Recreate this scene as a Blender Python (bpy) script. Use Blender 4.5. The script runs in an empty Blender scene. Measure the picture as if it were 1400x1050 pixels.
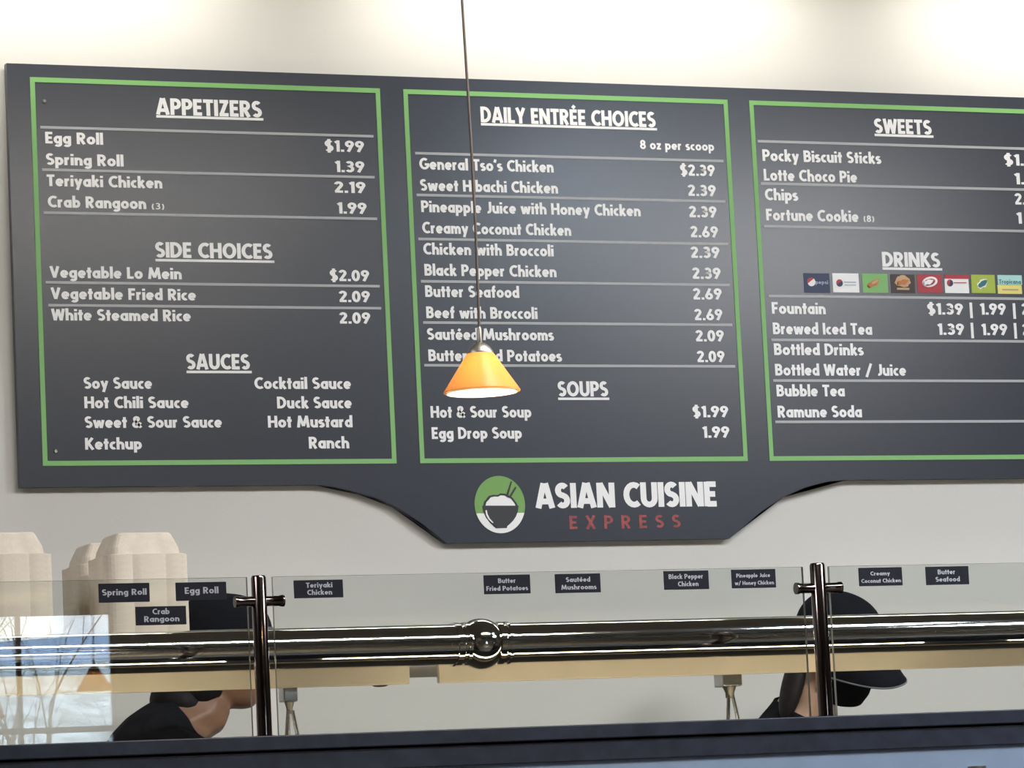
import bpy, bmesh, math, random
from mathutils import Vector, Matrix, Euler
random.seed(7)
SC = bpy.context.scene
COL = SC.collection
PI = math.pi

# ------------------------------------------------------------------ camera
W, H, F = 1400, 1050, 5200.0
S = 0.82                                   # width of one menu panel in metres
ZTOP = 2.949                               # height of the top of the green frames
CAM = Vector((-2.641851 * S, -9.754176 * S, ZTOP - 2.132764 * S))
YAW, PITCH, ROLL = 0.388842, 0.123011, -0.048791
_f = Vector((math.sin(YAW) * math.cos(PITCH), math.cos(YAW) * math.cos(PITCH), math.sin(PITCH)))
_r0 = Vector((math.cos(YAW), -math.sin(YAW), 0))
_u0 = _r0.cross(_f)
_r = _r0 * math.cos(ROLL) + _u0 * math.sin(ROLL)
_u = -_r0 * math.sin(ROLL) + _u0 * math.cos(ROLL)
cam_data = bpy.data.cameras.new('camera')
cam_data.sensor_width = 36.0
cam_data.lens = F / W * 36.0
cam_data.clip_end = 2000
cam = bpy.data.objects.new('camera', cam_data)
COL.objects.link(cam)
cam.matrix_world = Matrix(((_r.x, _u.x, -_f.x, CAM.x), (_r.y, _u.y, -_f.y, CAM.y), (_r.z, _u.z, -_f.z, CAM.z), (0, 0, 0, 1)))
SC.camera = cam

def at(px, py, Y=0.0):
    """point of the plane y = Y that the photograph shows at pixel (px, py)"""
    d = _f * F + _r * (px - W / 2) - _u * (py - H / 2)
    return CAM + d * ((Y - CAM.y) / d.y)

def scale_at(p):
    return F / (p - CAM).dot(_f)

# depths (the menu board's face is y = 0, the wall just behind it)
Y_WALL, Y_HEAD, Y_TUBE, Y_GLASS, Y_LEDGE, Y_PEND, Y_BACK = 0.026, -0.42, -1.25, -1.5, -1.7, -2.4, -10.4
CEIL = 3.34

# ------------------------------------------------------------------ world and exposure
SC.view_settings.view_transform = 'Standard'
SC.view_settings.look = 'None'
SC.view_settings.gamma = 1
SC.view_settings.use_curve_mapping = False
SC.view_settings.exposure = 0.08
world = bpy.data.worlds.new('sky')
SC.world = world
world.use_nodes = True
nt = world.node_tree
bg = nt.nodes['Background']
tc = nt.nodes.new('ShaderNodeTexCoord')
nz = nt.nodes.new('ShaderNodeTexNoise'); nz.inputs['Scale'].default_value = 22; nz.inputs['Detail'].default_value = 6
cr = nt.nodes.new('ShaderNodeValToRGB')
cr.color_ramp.elements[0].position = 0.38; cr.color_ramp.elements[0].color = (0.56, 0.74, 1.0, 1)
cr.color_ramp.elements[1].position = 0.62; cr.color_ramp.elements[1].color = (0.93, 0.96, 1.0, 1)
nt.links.new(tc.outputs['Generated'], nz.inputs['Vector'])
nt.links.new(nz.outputs['Fac'], cr.inputs['Fac'])
nt.links.new(cr.outputs['Color'], bg.inputs['Color'])
bg.inputs['Strength'].default_value = 14.0

def area_light(name, loc, size, power, color, target=None, shape='RECTANGLE', spread=PI):
    d = bpy.data.lights.new(name, 'AREA')
    d.shape = shape; d.size = size[0]; d.size_y = size[1]
    d.energy = power; d.color = color; d.spread = spread
    o = bpy.data.objects.new(name, d); COL.objects.link(o)
    o.location = loc
    v = (Vector(target) - Vector(loc)) if target else Vector((0, 0, -1))
    o.rotation_euler = v.to_track_quat('-Z', 'Y').to_euler()
    return o

# wall-washing ceiling lamps above the board
for i, x in enumerate((-0.1, 1.35, 2.75)):
    area_light('wall_wash_lamp', (x, -0.2, 3.27), (1.15, 0.1), 5.2, (1.0, 0.96, 0.87), (x, 0.0, 2.75))
# ceiling panels of the room
area_light('ceiling_panel_lamp', (2.45, -2.75, 3.3), (0.4, 0.4), 48, (0.74, 0.86, 1.0))
area_light('ceiling_panel_lamp', (0.9, -3.1, 3.3), (1.6, 0.25), 92, (1.0, 0.95, 0.87))
area_light('ceiling_panel_lamp', (3.6, -3.6, 3.3), (0.9, 0.9), 145, (0.98, 0.985, 1.0))
area_light('ceiling_panel_lamp', (-2.4, -2.6, 3.3), (0.9, 0.9), 55, (0.98, 0.985, 1.0))

# ------------------------------------------------------------------ materials
def mat(name, col, rough=0.6, metal=0.0, spec=0.5, noise=None, bump=None, emit=None):
    m = bpy.data.materials.new(name); m.use_nodes = True
    n = m.node_tree; b = n.nodes['Principled BSDF']
    b.inputs['Base Color'].default_value = (*col, 1)
    b.inputs['Roughness'].default_value = rough
    b.inputs['Metallic'].default_value = metal
    b.inputs['Specular IOR Level'].default_value = spec
    t = n.nodes.new('ShaderNodeTexCoord')
    if noise:
        sc_, amt = noise
        z = n.nodes.new('ShaderNodeTexNoise'); z.inputs['Scale'].default_value = sc_; z.inputs['Detail'].default_value = 4
        r = n.nodes.new('ShaderNodeValToRGB')
        r.color_ramp.elements[0].position = 0.3; r.color_ramp.elements[1].position = 0.7
        r.color_ramp.elements[0].color = (*[c * (1 - amt) for c in col], 1)
        r.color_ramp.elements[1].color = (*[min(1, c * (1 + amt)) for c in col], 1)
        n.links.new(t.outputs['Object'], z.inputs['Vector'])
        n.links.new(z.outputs['Fac'], r.inputs['Fac'])
        n.links.new(r.outputs['Color'], b.inputs['Base Color'])
    if bump:
        sc_, st = bump
        z = n.nodes.new('ShaderNodeTexNoise'); z.inputs['Scale'].default_value = sc_; z.inputs['Detail'].default_value = 3
        bp = n.nodes.new('ShaderNodeBump'); bp.inputs['Strength'].default_value = st; bp.inputs['Distance'].default_value = 0.002
        n.links.new(t.outputs['Object'], z.inputs['Vector'])
        n.links.new(z.outputs['Fac'], bp.inputs['Height'])
        n.links.new(bp.outputs['Normal'], b.inputs['Normal'])
    if emit:
        b.inputs['Emission Color'].default_value = (*emit[0], 1)
        b.inputs['Emission Strength'].default_value = emit[1]
    return m

M = {}
M['wall'] = mat('wall_paint', (0.68, 0.665, 0.63), 0.75, noise=(3, 0.015), bump=(220, 0.12))
M['dark_wall'] = mat('dining_room_paint', (0.13, 0.105, 0.09), 0.8, noise=(2, 0.05))
M['ceiling'] = mat('ceiling_paint', (0.10, 0.09, 0.085), 0.85, noise=(4, 0.02))
M['floor'] = mat('floor_tile', (0.12, 0.10, 0.085), 0.5, noise=(6, 0.2))
M['board'] = mat('board_slate', (0.031, 0.036, 0.051), 0.28, noise=(60, 0.05))
M['board_edge'] = mat('board_edge', (0.35, 0.35, 0.36), 0.5)
M['white'] = mat('printed_white', (0.88, 0.88, 0.89), 0.5)
M['rule'] = mat('printed_line_grey', (0.42, 0.43, 0.45), 0.5)
M['green'] = mat('printed_green', (0.21, 0.47, 0.155), 0.5)
M['emblem_green'] = mat('emblem_green', (0.17, 0.36, 0.085), 0.5)
M['black'] = mat('printed_black', (0.012, 0.012, 0.016), 0.45)
M['red'] = mat('printed_red', (0.30, 0.05, 0.05), 0.5, noise=(90, 0.3))
M['navy'] = mat('printed_navy', (0.028, 0.040, 0.10), 0.5)
M['lime'] = mat('printed_lime', (0.40, 0.50, 0.06), 0.5)
M['crimson'] = mat('printed_crimson', (0.42, 0.035, 0.05), 0.5)
M['brown'] = mat('printed_brown', (0.05, 0.03, 0.028), 0.5)
M['cyan'] = mat('printed_cyan', (0.42, 0.72, 0.70), 0.5)
M['yellow'] = mat('printed_yellow', (0.80, 0.72, 0.22), 0.5)
M['tan'] = mat('printed_tan', (0.55, 0.36, 0.2), 0.5)
M['pale_blue'] = mat('printed_pale_blue', (0.34, 0.42, 0.62), 0.5)
M['teal'] = mat('printed_teal', (0.03, 0.16, 0.17), 0.5)
M['orange'] = mat('printed_orange', (0.55, 0.18, 0.05), 0.5)
M['chrome'] = mat('polished_steel', (0.82, 0.795, 0.745), 0.07, 1.0, noise=(8, 0.02))
M['post'] = mat('bronzed_steel', (0.13, 0.105, 0.10), 0.14, 1.0, noise=(20, 0.05))
M['nickel'] = mat('brushed_nickel', (0.27, 0.25, 0.22), 0.45, 1.0, noise=(30, 0.05))
M['steel'] = mat('brushed_steel', (0.62, 0.61, 0.6), 0.25, 1.0, noise=(40, 0.04))
M['shelf'] = mat('shelf_laminate', (0.72, 0.645, 0.53), 0.55, noise=(9, 0.05))
M['ledge'] = mat('ledge_laminate', (0.014, 0.017, 0.028), 0.45, spec=0.22, noise=(35, 0.25))
M['front'] = mat('counter_front', (0.135, 0.185, 0.27), 0.5, noise=(14, 0.06))
M['deck'] = mat('deck_laminate', (0.045, 0.042, 0.04), 0.4, noise=(14, 0.05))
M['fibre'] = mat('moulded_fibre', (0.62, 0.555, 0.475), 0.85, noise=(50, 0.06), bump=(300, 0.3))
M['slate'] = mat('label_slate', (0.013, 0.014, 0.02), 0.7, spec=0.1, noise=(60, 0.1))
M['label_white'] = mat('label_lettering', (0.30, 0.31, 0.35), 0.5)
M['cord'] = mat('cord_brown', (0.085, 0.065, 0.055), 0.6, noise=(60, 0.1))
M['skin_brown'] = mat('skin_brown', (0.23, 0.12, 0.075), 0.5, noise=(50, 0.08))
M['skin_light'] = mat('skin_light', (0.52, 0.33, 0.23), 0.5, noise=(50, 0.06))
M['hair'] = mat('hair_black', (0.007, 0.007, 0.009), 0.6, spec=0.2, noise=(90, 0.3), bump=(150, 0.6))
M['hair_brown'] = mat('hair_dark_brown', (0.016, 0.012, 0.013), 0.6, spec=0.2, noise=(90, 0.3), bump=(150, 0.6))
M['shirt'] = mat('shirt_black', (0.008, 0.009, 0.013), 0.9, spec=0.1, noise=(60, 0.2), bump=(200, 0.3))
M['trousers'] = mat('trousers_black', (0.015, 0.015, 0.018), 0.85, noise=(60, 0.2))
M['cap'] = mat('cap_black', (0.007, 0.008, 0.012), 0.9, spec=0.12, noise=(80, 0.2), bump=(250, 0.3))
M['piping'] = mat('cap_piping_grey', (0.13, 0.14, 0.16), 0.7)
M['eye'] = mat('eye', (0.04, 0.03, 0.025), 0.2)
M['window_frame'] = mat('window_frame_dark', (0.06, 0.06, 0.075), 0.5)
M['bark'] = mat('bark_grey', (0.16, 0.15, 0.13), 0.9, noise=(4, 0.2))
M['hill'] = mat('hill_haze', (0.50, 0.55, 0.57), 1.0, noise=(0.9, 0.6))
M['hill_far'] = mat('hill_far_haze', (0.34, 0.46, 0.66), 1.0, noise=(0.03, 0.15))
M['lawn'] = mat('lawn', (0.25, 0.28, 0.2), 1.0, noise=(0.4, 0.3))

def glass_material(name, ior, tint):
    m = bpy.data.materials.new(name); m.use_nodes = True
    n = m.node_tree; n.nodes.clear()
    out = n.nodes.new('ShaderNodeOutputMaterial'); mix = n.nodes.new('ShaderNodeMixShader')
    tr = n.nodes.new('ShaderNodeBsdfTransparent'); gl = n.nodes.new('ShaderNodeBsdfGlossy'); fr = n.nodes.new('ShaderNodeFresnel')
    tr.inputs['Color'].default_value = (*tint, 1)
    gl.inputs['Roughness'].default_value = 0.0
    fr.inputs['IOR'].default_value = ior
    n.links.new(fr.outputs['Fac'], mix.inputs['Fac'])
    n.links.new(tr.outputs['BSDF'], mix.inputs[1]); n.links.new(gl.outputs['BSDF'], mix.inputs[2])
    n.links.new(mix.outputs['Shader'], out.inputs['Surface'])
    return m
M['glass'] = glass_material('clear_glass', 1.52, (0.92, 0.935, 0.925))
M['glass_edge'] = mat('glass_edge', (0.30, 0.33, 0.30), 0.25, spec=0.8)

def shade_material():
    m = bpy.data.materials.new('amber_glass'); m.use_nodes = True
    n = m.node_tree; n.nodes.clear()
    out = n.nodes.new('ShaderNodeOutputMaterial'); mix = n.nodes.new('ShaderNodeMixShader')
    tl = n.nodes.new('ShaderNodeBsdfTranslucent'); b = n.nodes.new('ShaderNodeBsdfPrincipled')
    tl.inputs['Color'].default_value = (1.0, 0.66, 0.26, 1)
    b.inputs['Base Color'].default_value = (0.9, 0.52, 0.2, 1); b.inputs['Roughness'].default_value = 0.25
    mix.inputs['Fac'].default_value = 0.35
    n.links.new(tl.outputs['BSDF'], mix.inputs[1]); n.links.new(b.outputs['BSDF'], mix.inputs[2])
    n.links.new(mix.outputs['Shader'], out.inputs['Surface'])
    return m
M['amber'] = shade_material()
m_ = mat('opal_lining', (0.9, 0.88, 0.84), 0.4)
_n = m_.node_tree; _t = _n.nodes.new('ShaderNodeBsdfTranslucent'); _t.inputs['Color'].default_value = (.95, .93, .9, 1); _x = _n.nodes.new('ShaderNodeMixShader'); _x.inputs['Fac'].default_value = .55
_o = [q for q in _n.nodes if q.type == 'OUTPUT_MATERIAL'][0]
_n.links.new(_n.nodes['Principled BSDF'].outputs[0], _x.inputs[1]); _n.links.new(_t.outputs[0], _x.inputs[2]); _n.links.new(_x.outputs[0], _o.inputs['Surface'])
M['opal'] = m_
M['bulb'] = mat('lamp_bulb', (1, 0.9, 0.7), 0.4, emit=((1.0, 0.80, 0.48), 14.0))

# ------------------------------------------------------------------ helpers
def tag(o, label=None, cat=None, group=None, kind=None):
    if label: o['label'] = label
    if cat: o['category'] = cat
    if group: o['group'] = group
    if kind: o['kind'] = kind
    return o

def link(name, me, m=None, parent=None, smooth=False):
    o = bpy.data.objects.new(name, me); COL.objects.link(o)
    if m is not None:
        for x in (m if isinstance(m, (list, tuple)) else [m]):
            me.materials.append(x)
    if smooth:
        for p in me.polygons: p.use_smooth = True
    if parent is not None:
        o.parent = parent
        o.matrix_parent_inverse = Matrix.Translation(parent.location).inverted() if parent.rotation_euler == Euler((0, 0, 0)) else Matrix.Identity(4)
    return o

def finish(name, bm, m, parent=None, smooth=False, angle=None):
    bmesh.ops.recalc_face_normals(bm, faces=bm.faces)
    me = bpy.data.meshes.new(name); bm.to_mesh(me); bm.free()
    o = link(name, me, m, parent, smooth or angle is not None)
    if angle is not None:
        try: me.set_sharp_from_angle(angle=math.radians(angle))
        except Exception: pass
    return o

def empty(name, loc, label, cat, group=None):
    o = bpy.data.objects.new(name, None); COL.objects.link(o)
    o.location = loc; o.empty_display_size = 0.05
    return tag(o, label, cat, group)

def bm_box(bm, x0, x1, y0, y1, z0, z1, bevel=0.0):
    v = [bm.verts.new((x, y, z)) for x in (x0, x1) for y in (y0, y1) for z in (z0, z1)]
    fs = [bm.faces.new([v[i] for i in q]) for q in ((0, 1, 3, 2), (4, 6, 7, 5), (0, 4, 5, 1), (2, 3, 7, 6), (0, 2, 6, 4), (1, 5, 7, 3))]
    if bevel:
        es = list({e for f in fs for e in f.edges})
        bmesh.ops.bevel(bm, geom=es, offset=bevel, segments=2, affect='EDGES', profile=0.5)
    return fs

def box(name, m, x0, x1, y0, y1, z0, z1, parent=None, bevel=0.0):
    bm = bmesh.new(); bm_box(bm, x0, x1, y0, y1, z0, z1, bevel)
    return finish(name, bm, m, parent)

def bm_tube(bm, pts, rads, seg=16, caps=True):
    """a round bar through pts with a radius at every point"""
    pts = [Vector(p) for p in pts]
    if not isinstance(rads, (list, tuple)): rads = [rads] * len(pts)
    rings = []; prev = None
    for i, p in enumerate(pts):
        a = pts[max(i - 1, 0)]; b = pts[min(i + 1, len(pts) - 1)]
        t = (b - a).normalized()
        if prev is None:
            n = t.orthogonal().normalized()
        else:
            n = (prev - t * prev.dot(t)).normalized()
        prev = n; bn = t.cross(n)
        rings.append([bm.verts.new(p + (n * math.cos(2 * PI * k / seg) + bn * math.sin(2 * PI * k / seg)) * rads[i]) for k in range(seg)])
    for a, b in zip(rings, rings[1:]):
        for k in range(seg):
            bm.faces.new((a[k], a[(k + 1) % seg], b[(k + 1) % seg], b[k]))
    if caps:
        bm.faces.new(rings[0][::-1]); bm.faces.new(rings[-1])

def tube(name, m, pts, rads, seg=16, parent=None, angle=40):
    bm = bmesh.new(); bm_tube(bm, pts, rads, seg)
    return finish(name, bm, m, parent, angle=angle)

def lathe(name, m, prof, centre, seg=48, parent=None, axis='z', angle=40, close=False):
    """prof: (radius, height) pairs turned round the axis through centre"""
    bm = bmesh.new(); rings = []
    for r, h in prof:
        ring = []
        for k in range(seg if r > 1e-6 else 1):
            a = 2 * PI * k / seg
            c, s = r * math.cos(a), r * math.sin(a)
            p = (c, s, h) if axis == 'z' else (h, c, s)
            ring.append(bm.verts.new(Vector(p) + Vector(centre)))
        rings.append(ring)
    pairs = list(zip(rings, rings[1:]))
    if close: pairs.append((rings[-1], rings[0]))
    for a, b in pairs:
        for k in range(seg):
            k2 = (k + 1) % seg
            q = [a[k % len(a)], a[k2 % len(a)], b[k2 % len(b)], b[k % len(b)]]
            u = []
            for v in q:
                if v not in u: u.append(v)
            if len(u) > 2: bm.faces.new(u)
    return finish(name, bm, m, parent, angle=angle)

def slab(bm, outline, y_front, y_back):
    """extrude an (x, z) outline between two depths"""
    a = [bm.verts.new((x, y_front, z)) for x, z in outline]
    b = [bm.verts.new((x, y_back, z)) for x, z in outline]
    n = len(a)
    f1 = bm.faces.new(a); f2 = bm.faces.new(b[::-1])
    for i in range(n):
        bm.faces.new((a[i], b[i], b[(i + 1) % n], a[(i + 1) % n]))
    bmesh.ops.triangulate(bm, faces=[f1, f2])

def plate(name, m, outline, y_front, y_back, parent=None):
    bm = bmesh.new(); slab(bm, outline, y_front, y_back)
    return finish(name, bm, m, parent)

def xz(px, py, Y=0.0):
    p = at(px, py, Y); return (p.x, p.z)

def _arc(cx, cy, rx, ry, a0, a1):
    n = max(4, int(abs(a1 - a0) / 18))
    return [(cx + rx * math.cos(math.radians(a0 + (a1 - a0) * k / n)), cy + ry * math.sin(math.radians(a0 + (a1 - a0) * k / n))) for k in range(n + 1)]
def _el(cx, cy, rx, ry): return _arc(cx, cy, rx, ry, 0, 360)
def _st(x, y0, y1): return [(x, y0), (x, y1)]
def _bar(y, x0, x1): return [(x0, y), (x1, y)]
_bowl = _el(.27, .34, .17, .24)
_arch = [(.1, .30)] + _arc(.265, .36, .165, .22, 180, 0) + [(.43, 0)]
_S = _arc(.27, .705, .165, .195, 35, 270) + _arc(.27, .295, .175, .195, 90, -145)[1:]
_six = [_el(.28, .3, .18, .2), [(.115, .36), (.37, .98)]]
# heavy geometric capitals, small letters and figures: (advance, centre lines of the strokes)
GLYPH = {
 'A': (.72, [[(.09, 0), (.33, 1)], [(.63, 0), (.39, 1)], _bar(.27, .2, .52)]),
 'B': (.58, [_st(.1, 0, 1), [(.1, .9), (.28, .9)] + _arc(.28, .71, .165, .19, 90, -90) + [(.1, .52)], [(.1, .52), (.31, .52)] + _arc(.31, .31, .17, .21, 90, -90) + [(.1, .1)]]),
 'C': (.62, [_arc(.40, .5, .30, .4, 52, 308)]),
 'D': (.66, [_st(.1, 0, 1), [(.1, .9), (.24, .9)] + _arc(.24, .5, .32, .4, 90, -90) + [(.1, .1)]]),
 'E': (.49, [_st(.1, 0, 1), _bar(.9, .1, .47), _bar(.5, .1, .43), _bar(.1, .1, .47)]),
 'F': (.48, [_st(.1, 0, 1), _bar(.9, .1, .47), _bar(.48, .1, .42)]),
 'G': (.74, [_arc(.40, .5, .30, .4, 52, 345) + [(.68, .44), (.42, .44)]]),
 'H': (.66, [_st(.1, 0, 1), _st(.56, 0, 1), _bar(.5, .1, .56)]),
 'I': (.20, [_st(.1, 0, 1)]),
 'J': (.42, [[(.32, 1), (.32, .28)] + _arc(.16, .28, .16, .18, 0, -110)]),
 'K': (.60, [_st(.1, 0, 1), [(.13, .42), (.50, 1)], [(.22, .56), (.53, 0)]]),
 'L': (.46, [_st(.1, 0, 1), _bar(.1, .1, .45)]),
 'M': (.88, [[(.09, 0), (.2, 1)], [(.18, 1), (.44, .12)], [(.44, .12), (.70, 1)], [(.68, 1), (.79, 0)]]),
 'N': (.68, [_st(.1, 0, 1), _st(.58, 0, 1), [(.12, .97), (.56, .03)]]),
 'O': (.78, [_el(.39, .5, .29, .4)]),
 'P': (.56, [_st(.1, 0, 1), [(.1, .9), (.29, .9)] + _arc(.29, .675, .18, .225, 90, -90) + [(.1, .45)]]),
 'R': (.60, [_st(.1, 0, 1), [(.1, .9), (.29, .9)] + _arc(.29, .69, .17, .21, 90, -90) + [(.1, .48)], [(.25, .48), (.49, 0)]]),
 'S': (.54, [_S]), 'T': (.54, [_bar(.9, 0, .54), _st(.27, 0, .9)]),
 'U': (.64, [[(.1, 1), (.1, .35)] + _arc(.32, .35, .22, .25, 180, 360) + [(.54, 1)]]),
 'V': (.66, [[(.09, 1), (.33, .02)], [(.57, 1), (.33, .02)]]),
 'W': (.90, [[(.08, 1), (.25, 0)], [(.25, 0), (.45, .95)], [(.45, .95), (.65, 0)], [(.65, 0), (.82, 1)]]),
 'X': (.62, [[(.09, 1), (.53, 0)], [(.53, 1), (.09, 0)]]),
 'Y': (.62, [[(.08, 1), (.31, .42)], [(.54, 1), (.31, .42)], _st(.31, 0, .5)]),
 'Z': (.54, [_bar(.9, .04, .52), _bar(.1, .02, .52), [(.42, .9), (.12, .1)]]),
 'a': (.54, [_bowl, _st(.44, 0, .68)]), 'b': (.54, [[(x + .0, y) for x, y in _bowl], _st(.1, 0, 1.04)]),
 'c': (.42, [_arc(.27, .34, .17, .24, 55, 305)]), 'd': (.54, [_bowl, _st(.44, 0, 1.04)]),
 'e': (.54, [_arc(.27, .34, .17, .24, -2, 318), _bar(.33, .1, .50)]),
 'f': (.36, [[(.17, 0), (.17, .8)] + _arc(.31, .8, .14, .15, 180, 85), _bar(.6, .01, .35)]),
 'g': (.54, [_bowl, [(.44, .68), (.44, -.03)] + _arc(.27, -.03, .17, .14, 0, -150)]),
 'h': (.53, [_st(.1, 0, 1.04), _arch]), 'i': (.20, [_st(.1, 0, .68), _st(.1, .80, .98)]),
 'k': (.51, [_st(.1, 0, 1.04), [(.12, .26), (.41, .68)], [(.2, .4), (.44, 0)]]), 'l': (.20, [_st(.1, 0, 1.04)]),
 'm': (.78, [_st(.1, 0, .68), [(.1, .32)] + _arc(.245, .38, .145, .2, 180, 0) + [(.39, 0)], [(.39, .32)] + _arc(.535, .38, .145, .2, 180, 0) + [(.68, 0)]]),
 'n': (.53, [_st(.1, 0, .68), _arch]), 'o': (.56, [_el(.28, .34, .18, .24)]),
 'p': (.54, [_bowl, _st(.1, -.27, .68)]), 'r': (.36, [_st(.1, 0, .68), [(.1, .34)] + _arc(.27, .40, .17, .19, 180, 75)]),
 's': (.40, [_arc(.2, .475, .12, .115, 35, 270) + _arc(.2, .215, .13, .125, 90, -145)[1:]]),
 't': (.34, [_st(.17, 0, .92), _bar(.59, .0, .34)]),
 'u': (.53, [[(.1, .68), (.1, .3)] + _arc(.265, .3, .165, .21, 180, 360) + [(.43, .4)], _st(.43, 0, .68)]),
 'v': (.52, [[(.09, .68), (.26, .02)], [(.43, .68), (.26, .02)]]),
 'w': (.78, [[(.08, .68), (.23, 0)], [(.23, 0), (.39, .64)], [(.39, .64), (.55, 0)], [(.55, 0), (.70, .68)]]),
 'y': (.54, [[(.09, .68), (.27, .08)], [(.46, .68), (.19, -.27)]]), 'z': (.44, [_bar(.59, .03, .42), _bar(.09, .02, .42), [(.33, .59), (.11, .09)]]),
 '0': (.56, [_el(.28, .5, .18, .4)]), '1': (.34, [_st(.23, 0, 1), [(.04, .80), (.23, .90)]]),
 '2': (.54, [_arc(.26, .71, .165, .19, 170, -35) + [(.10, .1)], _bar(.1, .04, .5)]),
 '3': (.54, [_arc(.25, .715, .155, .185, 150, -90) + _arc(.25, .31, .18, .21, 90, -150)[1:]]),
 '6': (.56, _six), '9': (.56, [[(.56 - x, 1 - y) for x, y in st] for st in _six]),
 '8': (.56, [_el(.28, .71, .15, .19), _el(.28, .30, .18, .20)]),
 '$': (.54, [_S, _st(.27, -.10, 1.10)]), '.': (.20, [_st(.1, 0, .2)]), '/': (.50, [[(.05, -.12), (.45, 1.05)]]),
 '\u2019': (.20, [[(.13, 1.02), (.07, .74)]]), '(': (.30, [_arc(.36, .42, .26, .55, 130, 230)]), ')': (.30, [_arc(-.06, .42, .26, .55, 50, -50)]),
 '&': (.70, [[(.62, .02), (.20, .62)] + _arc(.31, .76, .14, .14, 210, -40) + [(.2, .45)] + _arc(.29, .27, .19, .18, 140, 300) + [(.60, .46)]]),
 ' ': (.26, [])}
GLYPH['\u00c9'] = (.49, GLYPH['E'][1] + [[(.2, 1.07), (.34, 1.24)]])
GLYPH['\u00e9'] = (.54, GLYPH['e'][1] + [[(.24, .76), (.36, .96)]])

def lettering(name, m, text, x, z, width, cap, y_face, parent, bold=0.2, spacing=0.0, thick=0.0005):
    """printed letters on a face y = y_face, baseline at z, fitted to width and cap height; bold = stroke width"""
    gap = .055 + spacing
    strokes = []; pen = 0.0
    for ch in text:
        adv, sts = GLYPH[ch]
        for st in sts: strokes.append([(pen + px_, py_) for px_, py_ in st])
        pen += adv + gap
    total = pen - gap; sx = width / total
    bm = bmesh.new(); h = bold / 2
    for k, st in enumerate(strokes):
        pts = [st[0]]
        for q in st[1:]:
            if math.dist(q, pts[-1]) > 1e-4: pts.append(q)
        closed = len(pts) > 3 and math.dist(pts[0], pts[-1]) < 1e-3
        if closed: pts = pts[:-1]
        n = len(pts); L_, R_ = [], []
        y = y_face - thick - .00002 * (k % 7)
        for i in range(n):
            p0 = pts[(i - 1) % n] if (closed or i > 0) else None
            p2 = pts[(i + 1) % n] if (closed or i < n - 1) else None
            p1 = pts[i]; ds = []
            for a, b in ((p0, p1), (p1, p2)):
                if a and b:
                    l_ = math.dist(a, b); ds.append(((b[0] - a[0]) / l_, (b[1] - a[1]) / l_))
            tx, ty = sum(d[0] for d in ds), sum(d[1] for d in ds); tl = math.hypot(tx, ty) or 1
            nx, ny = -ty / tl, tx / tl
            co = max(.6, nx * -ds[0][1] + ny * ds[0][0])
            for lst, sg in ((L_, 1), (R_, -1)):
                ax, ay = p1[0] + nx * sg * h / co, p1[1] + ny * sg * h / co
                lst.append(bm.verts.new((x + ax * sx, y, z + ay * cap)))
        for i in range(n if closed else n - 1):
            i2 = (i + 1) % n
            bm.faces.new((L_[i], R_[i], R_[i2], L_[i2]))
    me = bpy.data.meshes.new(name); bm.normal_update()
    for f in bm.faces:
        if f.normal.y > 0: f.normal_flip()
    bm.to_mesh(me); bm.free()
    return link(name, me, m, parent)

# ------------------------------------------------------------------ the room
X0, X1 = -4.6, 7.4
tag(box('wall_back', M['wall'], X0, X1, Y_WALL, Y_WALL + 0.12, 0, CEIL), kind='structure')
tag(box('floor', M['floor'], X0, X1, Y_BACK - 0.15, Y_WALL + 0.12, -0.1, 0), kind='structure')
tag(box('ceiling', M['ceiling'], X0, X1, Y_BACK - 0.15, Y_WALL + 0.12, CEIL, CEIL + 0.1), kind='structure')
tag(box('wall_left', M['dark_wall'], X0 - 0.12, X0, Y_BACK - 0.15, Y_WALL + 0.12, 0, CEIL), kind='structure')
tag(box('wall_right', M['dark_wall'], X1, X1 + 0.12, Y_BACK - 0.15, Y_WALL + 0.12, 0, CEIL), kind='structure')

def mirrored(px, py, Y):
    """point of the room that the counter glass mirrors at pixel (px, py)"""
    p = at(px, py, 2 * Y_GLASS - Y); return Vector((p.x, Y, p.z))

wx1 = mirrored(157, 920, Y_BACK).x
mx = mirrored(28, 920, Y_BACK).x
pitch = wx1 - mx
wx0 = wx1 - 3 * pitch
wz1 = mirrored(80, 837, Y_BACK).z
mz = mirrored(80, 998, Y_BACK).z
wz0 = wz1 - 2 * (wz1 - mz)
bm = bmesh.new()
bm_box(bm, X0, wx0, Y_BACK - 0.06, Y_BACK, 0, CEIL); bm_box(bm, wx1, X1, Y_BACK - 0.06, Y_BACK, 0, CEIL)
bm_box(bm, wx0, wx1, Y_BACK - 0.06, Y_BACK, 0, wz0); bm_box(bm, wx0, wx1, Y_BACK - 0.06, Y_BACK, wz1, CEIL)
tag(finish('wall_front', bm, M['dark_wall']), kind='structure')
bm = bmesh.new()
for x in (wx0, wx0 + pitch, wx0 + 2 * pitch, wx1):
    bm_box(bm, x - 0.010, x + 0.010, Y_BACK - 0.040, Y_BACK - 0.016, wz0, wz1)
for z in (wz0, mz, wz1):
    bm_box(bm, wx0, wx1, Y_BACK - 0.045, Y_BACK - 0.005, z - 0.012, z + 0.012)
win = tag(finish('window_1', bm, M['window_frame']), kind='structure')
box('window_pane', M['glass'], wx0, wx1, Y_BACK - 0.030, Y_BACK - 0.026, wz0, wz1, win)
box('window_sill', M['window_frame'], wx0 - 0.05, wx1 + 0.05, Y_BACK - 0.02, Y_BACK + 0.08, wz0 - 0.04, wz0 - 0.012, win)

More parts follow.
